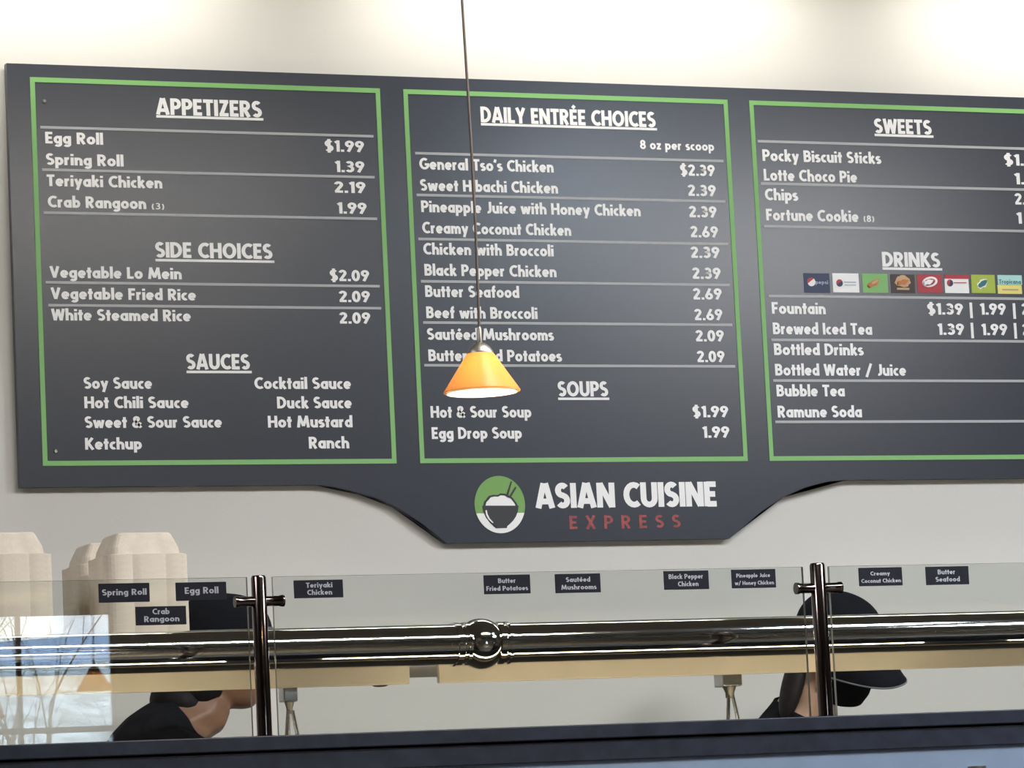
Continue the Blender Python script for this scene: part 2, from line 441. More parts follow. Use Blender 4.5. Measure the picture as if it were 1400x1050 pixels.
# outdoors, seen mirrored in the counter glass
tag(box('ground', M['lawn'], -60, 90, -70, Y_BACK - 0.16, -0.3, -0.1), kind='structure')
def ridge(name, m, Y, depth, x0, x1, n, base, amp, seed):
    rr = random.Random(seed); bm = bmesh.new(); rows = []
    ph = [rr.uniform(0, 6) for _ in range(4)]
    for j in range(7):
        t = j / 6; row = []
        for i in range(n + 1):
            x = x0 + (x1 - x0) * i / n
            h = base + amp * (math.sin(i * .21 + ph[0]) + .6 * math.sin(i * .53 + ph[1]) + .3 * math.sin(i * 1.3 + ph[2])) + rr.uniform(-.1, .1) * amp
            row.append(bm.verts.new((x, Y - depth * t, -0.5 + (h + .5) * math.sin(t * PI / 2) ** .8)))
        rows.append(row)
    for a, b in zip(rows, rows[1:]):
        for i in range(n): bm.faces.new((a[i], a[i + 1], b[i + 1], b[i]))
    return tag(finish(name, bm, m, smooth=True), kind='structure')
hz = mirrored(80, 890, -150).z
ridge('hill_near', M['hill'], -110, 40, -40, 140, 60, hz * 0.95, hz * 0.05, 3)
hz = mirrored(80, 872, -290).z
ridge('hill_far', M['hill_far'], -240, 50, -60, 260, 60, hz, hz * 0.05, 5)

def bare_tree(name, x, y, h, label, seed):
    rr = random.Random(seed); bm = bmesh.new()
    def grow(p, d, L, r, lvl):
        pts = [p]; rad = [r]
        for k in range(3):
            d = (d + Vector((rr.uniform(-.2, .2), rr.uniform(-.2, .2), rr.uniform(-.02, .15)))).normalized()
            p = p + d * L / 3; pts.append(p); rad.append(r * (1 - .18 * (k + 1)))
        bm_tube(bm, pts, rad, 5)
        if lvl < 5:
            for k in range(3 if lvl < 3 else 2):
                a = rr.uniform(0, 2 * PI); sp = rr.uniform(.35, .85)
                nd = (d + Vector((math.cos(a) * sp, math.sin(a) * sp, rr.uniform(-.1, .2)))).normalized()
                grow(pts[rr.choice((2, 3))], nd, L * rr.uniform(.6, .8), rad[-1] * .72, lvl + 1)
    grow(Vector((x, y, -0.1)), Vector((0, 0, 1)), h * .32, h * .022, 0)
    return tag(finish(name, bm, M['bark'], smooth=True), label, 'tree', 'bare trees outside the window')
for i, (px, Y, h, lab) in enumerate((
        (75, -19, 4.2, 'bare pale tree mirrored in the glass between the muntin and the hanging lamp'),
        (20, -24, 5.2, 'bare tree mirrored in the glass at the far left edge beside the muntin'),
        (122, -27, 5.0, 'bare tree mirrored in the glass below the amber lamp'),
        (50, -33, 5.6, 'smaller bare tree mirrored in the glass farther off behind the muntin'))):
    p = mirrored(px, 960, Y)
    bare_tree('bare_tree', p.x, Y, h, lab, 20 + i)

# ------------------------------------------------------------------ the menu board
board = empty('menu_board', (1.3, 0, ZTOP - 1.1), 'wide dark slate menu board with green frames and white lettering on the wall', 'menu board')
g_ = 0.069267 * S; PH = 1.05063 * S
P3R = 3 * S + 2 * g_
bl = xz(9, 90); top_z = xz(700, 109.7)[1]; low_z = (xz(436, 663)[1] + xz(1300, 654.5)[1]) / 2
x_left = bl[0]; x_right = P3R + (0 - x_left)
curve = [xz(*p) for p in ((436, 664), (456, 665.5), (476, 670), (495, 675), (512, 680), (540, 692), (575, 714.6), (611, 742.5), (997, 736.5), (1007, 728.5), (1040, 700), (1070.7, 680), (1100.6, 666.4), (1131, 658.5), (1158, 655.8))]
curve[0] = (curve[0][0], low_z); curve[-1] = (curve[-1][0], low_z)
zb = (curve[7][1] + curve[8][1]) / 2
curve[7] = (curve[7][0], zb); curve[8] = (curve[8][0], zb)
outline = [(x_left, top_z), (x_left, low_z)] + curve + [(x_right, low_z), (x_right, top_z)]
plate('backboard', M['board'], outline, 0.0, 0.02, board)
for i in range(5): box('wall_batten', M['nickel'], 0.1 + i * .6, 0.16 + i * .6, 0.02, Y_WALL, low_z + .2, top_z - .05, board)

sections = []
for i, lab in enumerate(('left', 'middle', 'right')):
    x0 = i * (S + g_); x1 = x0 + S; t = 0.0108
    z1, z0 = ZTOP, ZTOP - PH
    bm = bmesh.new()
    bm_box(bm, x0, x1, -0.0015, 0, z1 - t, z1); bm_box(bm, x0, x1, -0.0015, 0, z0, z0 + t)
    bm_box(bm, x0, x0 + t, -0.0015, 0, z0 + t, z1 - t); bm_box(bm, x1 - t, x1, -0.0015, 0, z0 + t, z1 - t)
    sections.append(finish('green_frame', bm, M['green'], board))

def words(sec, name, text, xl, xr, yb, cap, m='white', bold=0.2, spacing=0.0):
    a = at(xl, yb)
    # the same height on the board at the right-hand pixel
    lo, hi = yb - 60, yb + 60
    for _ in range(40):
        mid = (lo + hi) / 2
        if at(xr, mid).z > a.z: lo = mid
        else: hi = mid
    b = at(xr, (lo + hi) / 2)
    return lettering(name, M[m], text, a.x, a.z, b.x - a.x, cap / scale_at(a), 0.0, sec, bold, spacing)

def line(sec, name, xl, yl, xr, yr, th=3.6, m='rule', Y=0.0):
    a, b = at(xl, yl), at(xr, yr); z = (a.z + b.z) / 2; h = th / 2 / scale_at(a)
    x1 = b.x
    return box(name, M[m], a.x, x1, -0.0012, 0, z - h, z + h, sec)

A, B, C = sections
XR = P3R - 0.03                                     # the rules of the right panel run on past the photograph
def heading(sec, text, xl, xr, yb, cap, uyl, uxr, uyr):
    words(sec, 'heading', text, xl, xr, yb, cap, bold=0.21)
    line(sec, 'heading_underline', xl, uyl, uxr, uyr, 3.4, 'white')
heading(A, 'APPETIZERS', 213.6, 358, 156.5, 23, 159.5, 360, 163)
heading(A, 'SIDE CHOICES', 212.5, 372.5, 352, 21.5, 355.8, 375, 357.8)
heading(A, 'SAUCES', 255, 341.6, 505, 21.5, 508.5, 344, 508.8)
heading(B, 'DAILY ENTRÉE CHOICES', 657.5, 896.4, 167.3, 22, 171, 898, 175.8)
heading(B, 'SOUPS', 763, 831.5, 542, 21, 545.2, 832.8, 545.4)
heading(C, 'SWEETS', 1195.7, 1273.8, 182, 20.5, 185, 1276, 186.5)
heading(C, 'DRINKS', 1206.5, 1285.5, 364.5, 20.5, 367.6, 1288, 368)
for t in ((A, 'Egg Roll', 62, 141, 196), (A, 'Spring Roll', 63, 169, 225.3), (A, 'Teriyaki Chicken', 64, 222, 254.4),
          (A, 'Crab Rangoon', 65.5, 200, 283.4), (A, 'Vegetable Lo Mein', 68, 248.5, 379.8), (A, 'Vegetable Fried Rice', 69.5, 268, 409),
          (A, 'White Steamed Rice', 70.5, 261, 438), (A, 'Soy Sauce', 114.5, 208, 531.6), (A, 'Hot Chili Sauce', 115.5, 258, 558.2),
          (A, 'Sweet & Sour Sauce', 116, 303.5, 585.2), (A, 'Ketchup', 116.5, 194, 614.8), (A, 'Cocktail Sauce', 348, 480, 531.8),
          (A, 'Duck Sauce', 379, 481, 558.4), (A, 'Hot Mustard', 366.5, 482, 584.6), (A, 'Ranch', 422.5, 477.5, 613.3),
          (B, 'General Tso\u2019s Chicken', 573.5, 757, 231.6), (B, 'Sweet Hibachi Chicken', 574.5, 763, 260.7),
          (B, 'Pineapple Juice with Honey Chicken', 576, 876, 290), (B, 'Creamy Coconut Chicken', 577.5, 781, 319),
          (B, 'Chicken with Broccoli', 579, 757, 348), (B, 'Black Pepper Chicken', 580.5, 761, 376.8), (B, 'Butter Seafood', 581.5, 710, 406),
          (B, 'Beef with Broccoli', 583, 735, 435), (B, 'Sautéed Mushrooms', 584, 757, 464.6), (B, 'Butter Fried Potatoes', 586, 768, 493.8),
          (B, 'Hot & Sour Soup', 589, 726.5, 571.2), (B, 'Egg Drop Soup', 590.5, 713.5, 600.2),
          (C, 'Pocky Biscuit Sticks', 1042.7, 1204.5, 220), (C, 'Lotte Choco Pie', 1044.5, 1172, 246.8), (C, 'Chips', 1046, 1091, 273.6),
          (C, 'Fortune Cookie', 1047.7, 1174, 301.3), (C, 'Fountain', 1055.5, 1129, 429), (C, 'Brewed Iced Tea', 1057, 1192.5, 456.9),
          (C, 'Bottled Drinks', 1058.5, 1180.5, 485.4), (C, 'Bottled Water / Juice', 1060, 1239, 513.4), (C, 'Bubble Tea', 1062, 1155, 542),
          (C, 'Ramune Soda', 1063.5, 1178.5, 570.8)):
    words(t[0], 'menu_item', *t[1:], 16.2, bold=0.205)
words(A, 'menu_item', '(3)', 207, 225, 286.5, 9.5, bold=0.14)
words(C, 'menu_item', '(8)', 1180.5, 1195.5, 303.5, 9.5, bold=0.16)
words(B, 'portion_note', '8 oz per scoop', 875, 976.5, 203.8, 13, bold=0.19)
for t in ((A, '$1.99', 444, 498, 207), (A, '1.39', 458, 498.5, 235.2), (A, '2.19', 457, 500, 263.4), (A, '1.99', 461, 501.5, 292),
          (A, '$2.09', 451, 505, 384.2), (A, '2.09', 463.5, 506, 413), (A, '2.09', 464, 506.5, 442.4),
          (B, '$2.39', 930, 977.5, 240), (B, '2.39', 940.5, 979, 267.8), (B, '2.39', 942, 980, 297), (B, '2.69', 944, 982, 324.4),
          (B, '2.39', 944.5, 984, 352.6), (B, '2.39', 946.5, 985.5, 381.2), (B, '2.69', 947.5, 987, 409.5), (B, '2.69', 949.5, 988, 437.8),
          (B, '2.09', 951, 990, 466.8), (B, '2.09', 953, 991, 495.2), (B, '$1.99', 947, 996, 570.6), (B, '1.99', 960.5, 997.5, 598.6),
          (C, '$1.', 1373, 1400, 226), (C, '1.', 1387, 1401, 252), (C, '2.', 1387.5, 1402, 279.6), (C, '1', 1390, 1397.5, 305.8),
          (C, '$1.39', 1268, 1317, 430), (C, '1.99', 1340, 1375.5, 430.2), (C, '1.39', 1282, 1318.5, 457.8), (C, '1.99', 1342, 1377.5, 458.2),
          (C, '2', 1397, 1406, 430.4), (C, '2', 1398, 1407, 458.4)):
    words(t[0], 'price', *t[1:], 15.8, bold=0.2)
for x, y in ((1328, 432), (1387, 433), (1329.5, 459.5), (1388.5, 460)):
    a = at(x, y); h = 10 / scale_at(a)
    box('price_divider', M['white'], a.x - 2 / scale_at(a), a.x + 2 / scale_at(a), -0.0012, 0, a.z - h * .3, a.z + h * 1.85, C)
for t in ((A, 55, 173.8, 510.4, 186.6), (A, 57.5, 231.6, 512, 242.8), (A, 59.5, 290.6, 515.5, 299.4), (A, 62.5, 386, 519, 391.5), (A, 66, 417.2, 521, 421.6),
          (B, 567.5, 211, 989, 219), (B, 569.5, 267.5, 991.5, 274.8), (B, 572, 327.6, 995.6, 333), (B, 575.5, 385.4, 997.5, 389),
          (B, 578.5, 441.5, 1001, 443.8), (B, 580, 499.8, 1005, 500.6)):
    line(t[0], 'divider_line', *t[1:])
for xl, yl, yr in ((1036, 194.8, 201.8), (1040, 252.4, 258), (1044, 310.5, 315), (1050.7, 405.3, 408), (1054.5, 465.5, 466), (1057, 520.5, 520.8), (1060, 577.3, 575.5)):
    o = line(C, 'divider_line', xl, yl, 1400, yr)
    for v in o.data.vertices:
        if v.co.x > at(1300, 300).x: v.co.x = XR
for px, py in ((60.5, 138.5), (76, 617)):
    p = at(px, py); r = 3.0 / scale_at(p)
    bm = bmesh.new(); bmesh.ops.create_cone(bm, cap_ends=True, segments=16, radius1=r, radius2=r * .7, depth=.003,
        matrix=Matrix.Translation((p.x, -0.0015, p.z)) @ Matrix.Rotation(PI / 2, 4, 'X'))
    finish('screw_head', bm, M['nickel'], board)

# drink brand tiles under DRINKS
def rect(m, x0, y0, x1, y1, yf, parent, name='drink_tile', y_back=0.0):
    a, b = at(x0, y0), at(x1, y1)
    return box(name, M[m], a.x, b.x, yf, y_back, b.z, a.z, parent)
def blob(name, m, cx, cy, rx, ry, yf, yb, parent, rot=0.0, a0=0, a1=2 * PI, n=28, wob=0.0, seed=1):
    rr = random.Random(seed)
    p = at(cx, cy); s = scale_at(p); pts = []
    for k in range(n if a1 - a0 > 6.2 else n + 1):
        a = a0 + (a1 - a0) * k / n; w = 1 + rr.uniform(-wob, wob)
        x, z = rx * math.cos(a) * w, ry * math.sin(a) * w
        pts.append((p.x + (x * math.cos(rot) - z * math.sin(rot)) / s, p.z + (x * math.sin(rot) + z * math.cos(rot)) / s))
    return plate(name, M[m], pts, yf, yb, parent)
T1, T2, T3 = -0.001, -0.0016, -0.0022
t = rect('navy', 1098.3, 373.5, 1135, 400.5, T1, C)
blob('tile_emblem', 'white', 1109, 385.5, 6, 6, T2, T1, C); blob('tile_emblem', 'crimson', 1109, 385.5, 6, 6, T3, T2, C, rot=.6, a0=.3, a1=2.9)
words(C, 'tile_lettering', 'pepsi', 1114.5, 1132, 388.5, 5.5, 'pale_blue', 0.17).location.y -= 0.001
rect('white', 1137.6, 373.5, 1174.9, 400, T1, C)
blob('tile_emblem', 'navy', 1147.5, 387, 5, 5, T2, T1, C); blob('tile_emblem', 'crimson', 1147.5, 387, 5, 5, T3, T2, C, rot=.6, a0=.1, a1=3.0)
rect('pale_blue', 1153.5, 385, 1170, 386.6, T2, C, 'tile_stripe'); rect('pale_blue', 1154.5, 389, 1170, 390.3, T2, C, 'tile_stripe')
rect('green', 1178, 374, 1214.4, 400.5, T1, C)
blob('tile_emblem', 'orange', 1194, 387.5, 10.5, 3.8, T2, T1, C, rot=.45, wob=.2); blob('tile_emblem', 'tan', 1196, 385.5, 6, 1.8, T3, T2, C, rot=.45)
rect('brown', 1217, 375, 1251.5, 401, T1, C)
blob('tile_emblem', 'tan', 1234, 384.5, 12, 8, T2, T1, C, wob=.12, seed=4); blob('tile_emblem', 'orange', 1234, 386, 9, 3.5, T3, T2, C, rot=.2, wob=.2)
rect('tan', 1226, 393.5, 1243, 396.5, T2, C, 'tile_stripe')
rect('crimson', 1253, 375, 1288.5, 400.7, T1, C)
blob('tile_emblem', 'white', 1271, 385.5, 12, 7, T2, T1, C, rot=.2); blob('tile_emblem', 'crimson', 1270, 386, 9.5, 4.5, T3, T2, C, rot=.25); blob('tile_emblem', 'white', 1268.5, 386, 8, 3.2, T3 - .0006, T3, C, rot=.25, wob=.2)
rect('white', 1290.7, 375.5, 1325, 401, T1, C); rect('crimson', 1290.7, 375.5, 1325, 381.5, T2, C, 'tile_stripe')
blob('tile_emblem', 'navy', 1298.5, 387, 4.8, 4.8, T2, T1, C); blob('tile_emblem', 'crimson', 1298.5, 387, 4.8, 4.8, T3, T2, C, rot=1.2, a0=.1, a1=3.0)
rect('crimson', 1303.5, 386, 1321, 387.4, T2, C, 'tile_stripe')
rect('lime', 1327, 375.5, 1361, 401, T1, C)
blob('tile_emblem', 'white', 1343, 388, 9, 5.6, T2, T1, C, rot=.55, wob=.15); blob('tile_emblem', 'teal', 1343, 388, 8, 3.6, T3, T2, C, rot=.55, wob=.1)
rect('cyan', 1363.5, 376, 1397.3, 389.5, T1, C); rect('yellow', 1363.5, 389.5, 1397.3, 402, T1, C)
words(C, 'tile_lettering', 'Tropicana', 1365.5, 1395.5, 388, 6.0, 'teal', 0.17).location.y -= 0.001
rect('tan', 1370, 395, 1392, 397.4, T2, C, 'tile_stripe')

# emblem and name on the dip of the board
em = blob('emblem', 'emblem_green', 683.2, 690, 37.2, 39.5, -0.0012, 0, board, n=64)
blob('emblem_base', 'white', 683.2, 690, 37.0, 39.2, -0.0017, -0.0012, em, a0=PI + .30, a1=2 * PI - .30, n=40)
def poly(name, m, pts, yf, yb, parent): return plate(name, M[m], [xz(*p) for p in pts], yf, yb, parent)
ric = [(660, 692), (661.5, 686), (665.5, 682), (668, 678), (674, 676.5), (680, 676.8), (684, 674.5), (690, 675), (694, 678), (700, 680), (703, 684), (706, 688), (707.5, 692)]
poly('rice_outline', 'black', ric, -0.0017, -0.0012, em)
cxm, cym = 683.5, 686
poly('rice', 'white', [(cxm + (x - cxm) * .86, cym + (y - cym) * .80 + .6) for x, y in ric], -0.0022, -0.0017, em)
bowl = [(659, 692), (708.5, 691.5), (707.5, 699), (705, 706), (701, 712), (696, 717), (693, 719.5), (692.5, 722), (677.5, 722.5), (677, 720), (670, 715.5), (664, 708), (660.5, 700)]
poly('bowl', 'black', bowl, -0.0024, -0.0012, em)
poly('bowl_highlight', 'white', [(663, 698), (665, 697.5), (666, 703), (669, 709), (674, 714.5), (673, 715.5), (667, 710), (664, 704)], -0.0029, -0.0024, em)
poly('chopstick', 'black', [(691, 679), (693.5, 680), (699.5, 658.5), (698, 658)], -0.0029, -0.0012, em)
poly('chopstick', 'black', [(695, 680), (697, 681.5), (705.5, 667), (704, 665.5)], -0.0029, -0.0012, em)
words(board, 'name_lettering', 'ASIAN CUISINE', 732.9, 980.6, 695, 34.4, bold=0.23)
words(board, 'name_lettering', 'EXPRESS', 778.6, 931, 723.6, 18.5, 'red', 0.17, 0.42)

# ------------------------------------------------------------------ counter
zl = at(700, 994, Y_LEDGE).z; zg = at(700, 1016, Y_LEDGE).z; zb2 = at(850, 1038.5, Y_LEDGE).z
CX0, CX1 = -4.0, 6.6
counter = empty('service_counter', (1.3, Y_LEDGE + .3, 0), 'long service counter with a dark ledge and pale blue front below the glass', 'counter')
box('ledge_top', M['ledge'], CX0, CX1, Y_LEDGE, Y_GLASS + .12, zg + .003, zl, counter, .002)
box('ledge_band', M['ledge'], CX0, CX1, Y_LEDGE + .006, Y_GLASS + .10, zb2, zg, counter, .002)
box('front_panel', M['front'], CX0, CX1, Y_LEDGE + .012, Y_GLASS + .08, 0.0, zb2 - .0, counter)
deck = empty('serving_deck', (1.3, -1.0, 0), 'serving deck behind the glass below the display shelves', 'serving deck')
box('deck_top', M['deck'], CX0, CX1, Y_GLASS + .13, -0.72, zl - .34, zl - .30, deck)
box('deck_panel', M['front'], CX0, CX1, -0.78, -0.76, 0, zl - .34, deck)
box('reflector_strip', M['shelf'], CX0, CX1, Y_GLASS + .14, Y_GLASS + .22, zl - .30, zl - .285, deck)  # added unseen pale strip, there to mirror as a gold line in the rail
k = at(1335, 1047.5, Y_LEDGE + .012)
lathe('keyhole_button', M['nickel'], [(0, -.012), (.014, -.012), (.018, -.006), (.018, 0), (.0, 0)], k, 24, counter, axis='z')

# ------------------------------------------------------------------ glass guard
guard = empty('sneeze_guard', (1.3, Y_GLASS, zl), 'clear glass sneeze guard clamped to two bronzed steel posts on the counter ledge', 'sneeze guard')
zt = at(700, 782.5, Y_GLASS).z
def pane(x0, x1):
    bm = bmesh.new(); bm_box(bm, x0, x1, Y_GLASS - .004, Y_GLASS + .004, zl + .004, zt)
    bm.normal_update()
    for f in bm.faces: f.material_index = 0 if abs(f.normal.y) > .5 else 1
    return finish('glass_pane', bm, [M['glass'], M['glass_edge']], guard)
ex = [at(px, 890, Y_GLASS).x for px in (341, 376, 1103, 1139)]
pane(-3.6, ex[0]); pane(ex[1], ex[2]); pane(ex[3], 6.0)
for (ta, tb, cy, c0, c1) in (((354, 787), (361, 1004), 822, 322.5, 389.5), ((1115, 770), (1131, 976), 804, 1085.5, 1147.5)):
    a = at(*ta, Y_GLASS); x = (at(*ta, Y_GLASS).x + at(*tb, Y_GLASS).x) / 2
    s = scale_at(a); r = 10.4 / s
    post = lathe('post', M['post'], [(0, zl), (r * 1.9, zl), (r * 1.9, zl + .006), (r, zl + .008), (r, a.z - .004), (r * .85, a.z), (0, a.z)], (x, Y_GLASS, 0), 40, guard)
    c = at((c0 + c1) / 2, cy, Y_GLASS); L = (at(c1, cy, Y_GLASS).x - at(c0, cy, Y_GLASS).x) / 2; q = 7.0 / s
    lathe('glass_clamp', M['post'], [(0, -L), (q * 1.15, -L), (q * 1.15, -L + .006), (q, -L + .008), (q, L - .008), (q * 1.15, L - .006), (q * 1.15, L), (0, L)], (x, Y_GLASS - .0, c.z), 28, post, axis='x')

# dish labels stuck to the glass
yl = Y_GLASS - .0042
def dish_label(name_lines, x0, y0, x1, y1, label, caps, spans):
    a, b = at(x0, y0, yl), at(x1, y1, yl)
    zt_, zb_ = at((x0 + x1) / 2, y0, yl).z, at((x0 + x1) / 2, y1, yl).z
    o = box('dish_label', M['slate'], a.x, b.x, yl - .003, yl, zb_, zt_, None, .0006)
    tag(o, label, 'label', 'dish labels on the glass')
    s = scale_at(a); n = len(name_lines); hgt = zt_ - zb_
    for i, t in enumerate(name_lines):
        f0, f1 = spans[i]; wd = b.x - a.x
        zc = zb_ + hgt * ((0.37,), (0.57, 0.17))[n - 1][i]
        lettering('label_lettering', M['label_white'], t, a.x + wd * f0, zc, wd * (f1 - f0), caps / s, yl - .003, o, 0.18, thick=.0004)
L2 = 'slate label on the glass reading '
dish_label(['Spring Roll'], 134, 797.5, 204.5, 823.5, L2 + 'Spring Roll', 8.5, [(.06, .94)])
dish_label(['Egg Roll'], 239.5, 796, 309.5, 821, L2 + 'Egg Roll', 9, [(.17, .84)])
dish_label(['Crab', 'Rangoon'], 184.5, 829, 254.5, 854.5, L2 + 'Crab Rangoon', 8, [(.33, .67), (.16, .86)])
dish_label(['Teriyaki', 'Chicken'], 401, 793, 469, 817.5, L2 + 'Teriyaki Chicken', 7, [(.24, .78), (.26, .77)])
dish_label(['Butter', 'Fried Potatoes'], 660.5, 786, 725, 812, L2 + 'Butter Fried Potatoes', 6.4, [(.30, .68), (.04, .94)])
dish_label(['Sautéed', 'Mushrooms'], 758, 784.5, 821, 810.5, L2 + 'Sautéed Mushrooms', 6.6, [(.23, .77), (.12, .90)])
dish_label(['Black Pepper', 'Chicken'], 906.5, 780.5, 969, 806, L2 + 'Black Pepper Chicken', 6.6, [(.10, .87), (.30, .76)])
dish_label(['Pineapple Juice', 'w/ Honey Chicken'], 999, 778.5, 1060.5, 804, L2 + 'Pineapple Juice with Honey Chicken', 5.4, [(.10, .87), (.06, .95)])
dish_label(['Creamy', 'Coconut Chicken'], 1173, 776, 1233.5, 801, L2 + 'Creamy Coconut Chicken', 5.4, [(.26, .71), (.04, .96)])
dish_label(['Butter', 'Seafood'], 1264.5, 774.5, 1324.5, 799.5, L2 + 'Butter Seafood', 6.6, [(.27, .68), (.21, .78)])

# ------------------------------------------------------------------ shelf over the food
bc = at(657, 880.5, Y_TUBE); s = scale_at(bc)
R = 28.0 / s; RB = 35 / s
rail = empty('display_rail', bc, 'thick polished steel tube rail with a ball joint behind the glass', 'rail')
xa, xb, xc, xd = (at(px, 880, Y_TUBE).x for px in (619, 630, 683, 691))
tube('rail_tube', M['chrome'], [(-3.6, Y_TUBE, bc.z), (xa, Y_TUBE, bc.z)], R, 64, rail)
tube('rail_tube', M['chrome'], [(xd, Y_TUBE, bc.z), (6.0, Y_TUBE, bc.z)], R, 64, rail)
for p, q in ((xa, xb), (xc, xd)):
    rr_ = R * 1.07; w_ = q - p + .012
    st = p - (0.002 if p == xa else .010)
    lathe('rail_collar', M['chrome'], [(R * .96, 0), (rr_, .001), (rr_, w_ * .45), (R * .99, w_ * .55), (R * .99, w_ * .7), (rr_, w_ * .78), (rr_, w_), (R * .9, w_)], (st, Y_TUBE, bc.z), 64, rail, axis='x')
bm = bmesh.new(); bmesh.ops.create_uvsphere(bm, u_segments=64, v_segments=40, radius=RB, matrix=Matrix.Translation(bc))
finish('rail_ball', bm, M['chrome'], rail, smooth=True)

zs0 = at(450, 930, -0.66).z; zf0 = at(450, 938.5, Y_TUBE + R).z; zs1 = bc.z - R * .5
ZSHELF = zs1
shelf_y1 = -0.66
gx0, gx1 = at(571, 925, Y_TUBE).x, at(611, 925, Y_TUBE).x
for (x0, x1, lab) in ((-3.6, gx0, 'tan display shelf under the takeout boxes, left of the ball joint'), (gx1, 6.0, 'tan display shelf running right from the ball joint to the capped worker')):
    o = empty('display_shelf', (x0, Y_TUBE + R, zs0), lab, 'shelf', 'display shelves behind the rail')
    box('shelf_panel', M['shelf'], x0, x1, Y_TUBE + R + .016, shelf_y1, zs0, zs1, o, .002)
    box('shelf_fascia', M['shelf'], x0, x1, Y_TUBE + R + .002, Y_TUBE + R + .016, zf0, zs1, o, .002)

# added warm fill lights, unseen behind the ledge, brightening the shelf fascia and rail
for x in (-0.6, 0.9, 2.4, 3.9):
    area_light('fascia_fill_light', (x, Y_GLASS + .135, zl - .03), (1.3, 0.02), 1.5, (1.0, 0.84, 0.58), (x, Y_TUBE + .03, zf0))
for px, py, lab in ((520, 939.5, 'dark heat lamp dome under the shelf left of the ball joint'), (1315, 911.5, 'dark heat lamp dome under the shelf at the far right')):
    p = at(px, py, -1.12); sx = scale_at(p); r = 20.5 / sx
    hl = empty('heat_lamp', (p.x, -1.12, zs0), lab, 'heat lamp', 'heat lamps under the shelf')
    hh = max(zs0 - p.z, .012)
    lathe('lamp_dome', M['brown'], [(r, 0.0), (r * .97, -hh * .45), (r * .75, -hh * .82), (r * .4, -hh * .97), (0, -hh)], (p.x, -1.12, zs0), 40, hl)
    lathe('lamp_rim', M['nickel'], [(r * .95, 0), (r * 1.06, 0), (r * 1.06, -.003), (r * .95, -.003)], (p.x, -1.12, zs0), 40, hl, close=True)

# splayed steel stands below the shelf
ZDECK = zl - .30
for (px, py, wpx, lab, lead) in ((395, 948.5, 23, 'small steel stand with a bright square head beside the left post', 0), (996.5, 927.5, 32, 'small steel stand with a grey square head left of the right post', 1)):
    p = at(px, py, -1.12); sx = scale_at(p); w = wpx / sx / 2
    st = empty('steel_stand', (p.x, -1.12, ZDECK), lab, 'stand', 'steel stands under the shelf')
    hz_ = 11.5 / sx
    bm = bmesh.new(); bm_box(bm, p.x - w, p.x + w * .8, -1.12 - w, -1.12 + w, p.z - hz_, p.z + hz_, .003)
    finish('stand_head', bm, M['steel'], st)
    lathe('stand_neck', M['nickel'], [(0, 0), (w * .6, 0), (w * .38, -.012), (w * .38, -.022), (0, -.022)], (p.x, -1.12, p.z - hz_), 20, st)
    zt2 = p.z - hz_ - .016; kx = 0.19
    for j, (ax, ay) in enumerate(((-.055, -.05), (.06, -.03), (.0, .07))):
        top = Vector((p.x + ax * .08, -1.12 + ay * .08, zt2))
        tube('stand_leg', M['steel'], [top, Vector((p.x + ax, -1.12 + ay, ZDECK))], [.0035, .0075], 14, st)

# ------------------------------------------------------------------ takeout containers
def container_mesh(sz, skirt, dome):
    bm = bmesh.new(); n = 96
    def ring(half, z, flute, e=5.5):
        out = []
        for k in range(n):
            a = 2 * PI * k / n; c, s_ = math.cos(a), math.sin(a)
            r = half / (abs(c) ** e + abs(s_) ** e) ** (1 / e)
            r *= 1 - flute * 0.06 * (1 - abs(math.cos(4 * a))) ** 1.6
            out.append(bm.verts.new((r * c, r * s_, z)))
        return out
    h = sz / 2
    rs = [ring(h, 0, 1), ring(h, skirt, 1), ring(h - .004, skirt + .0012, 1), ring(h * .86, skirt + .002, .6), ring(h * .80, skirt + dome * .35, .1, 9), ring(h * .66, skirt + dome * .93, 0, 10), ring(h * .62, skirt + dome, 0, 10)]
    for a, b in zip(rs, rs[1:]):
        for k in range(n): bm.faces.new((a[k], a[(k + 1) % n], b[(k + 1) % n], b[k]))
    bm.faces.new(rs[-1])
    me = bpy.data.meshes.new('takeout_container'); bm.normal_update(); bm.to_mesh(me); bm.free()
    for p in me.polygons: p.use_smooth = True
    me.set_sharp_from_angle(angle=math.radians(15))
    me.materials.append(M['fibre'])
    return me
SZ = 0.166
yf = -1.10
pA = at(265, 830, yf); zbodyA = at(200, 757, yf).z; ztopA = at(200, 728, yf + SZ * .2).z
pB = at(80, 830, yf + .22 + SZ); zbodyB = at(100, 771, yf + .22).z
pC = at(79, 830, yf); zbodyC = at(40, 757, yf).z
PITCH_S = 0.0118
cm = container_mesh(SZ, PITCH_S, ztopA - zbodyA)
for nm, x, y, zb_ in (('front', pA.x - SZ / 2, yf + SZ / 2, zbodyA), ('rear', pB.x + SZ / 2, yf + .22 + SZ / 2, zbodyB), ('left', pC.x - SZ / 2, yf + SZ / 2, zbodyC)):
    cnt = int(round((zb_ - ZSHELF) / PITCH_S)); stp = (zb_ - ZSHELF) / cnt
    where = {'front': 'stack behind the Spring Roll label', 'rear': 'half hidden rear stack', 'left': 'stack at the left photo edge'}[nm]
    for i in range(cnt):
        o = bpy.data.objects.new('takeout_container', cm); COL.objects.link(o)
        o.location = (x, y, ZSHELF + i * stp)
        pos = 'topmost' if i == cnt - 1 else ('bottom' if i == 0 else 'nested')
        lab = {'topmost': 'cream fibre takeout container on top of the ' + where,
               'bottom': 'cream fibre takeout container at the bottom of the ' + where,
               'nested': 'cream fibre takeout container nested inside the ' + where}[pos]
        tag(o, lab, 'takeout container', 'takeout containers in the ' + nm + ' stack')

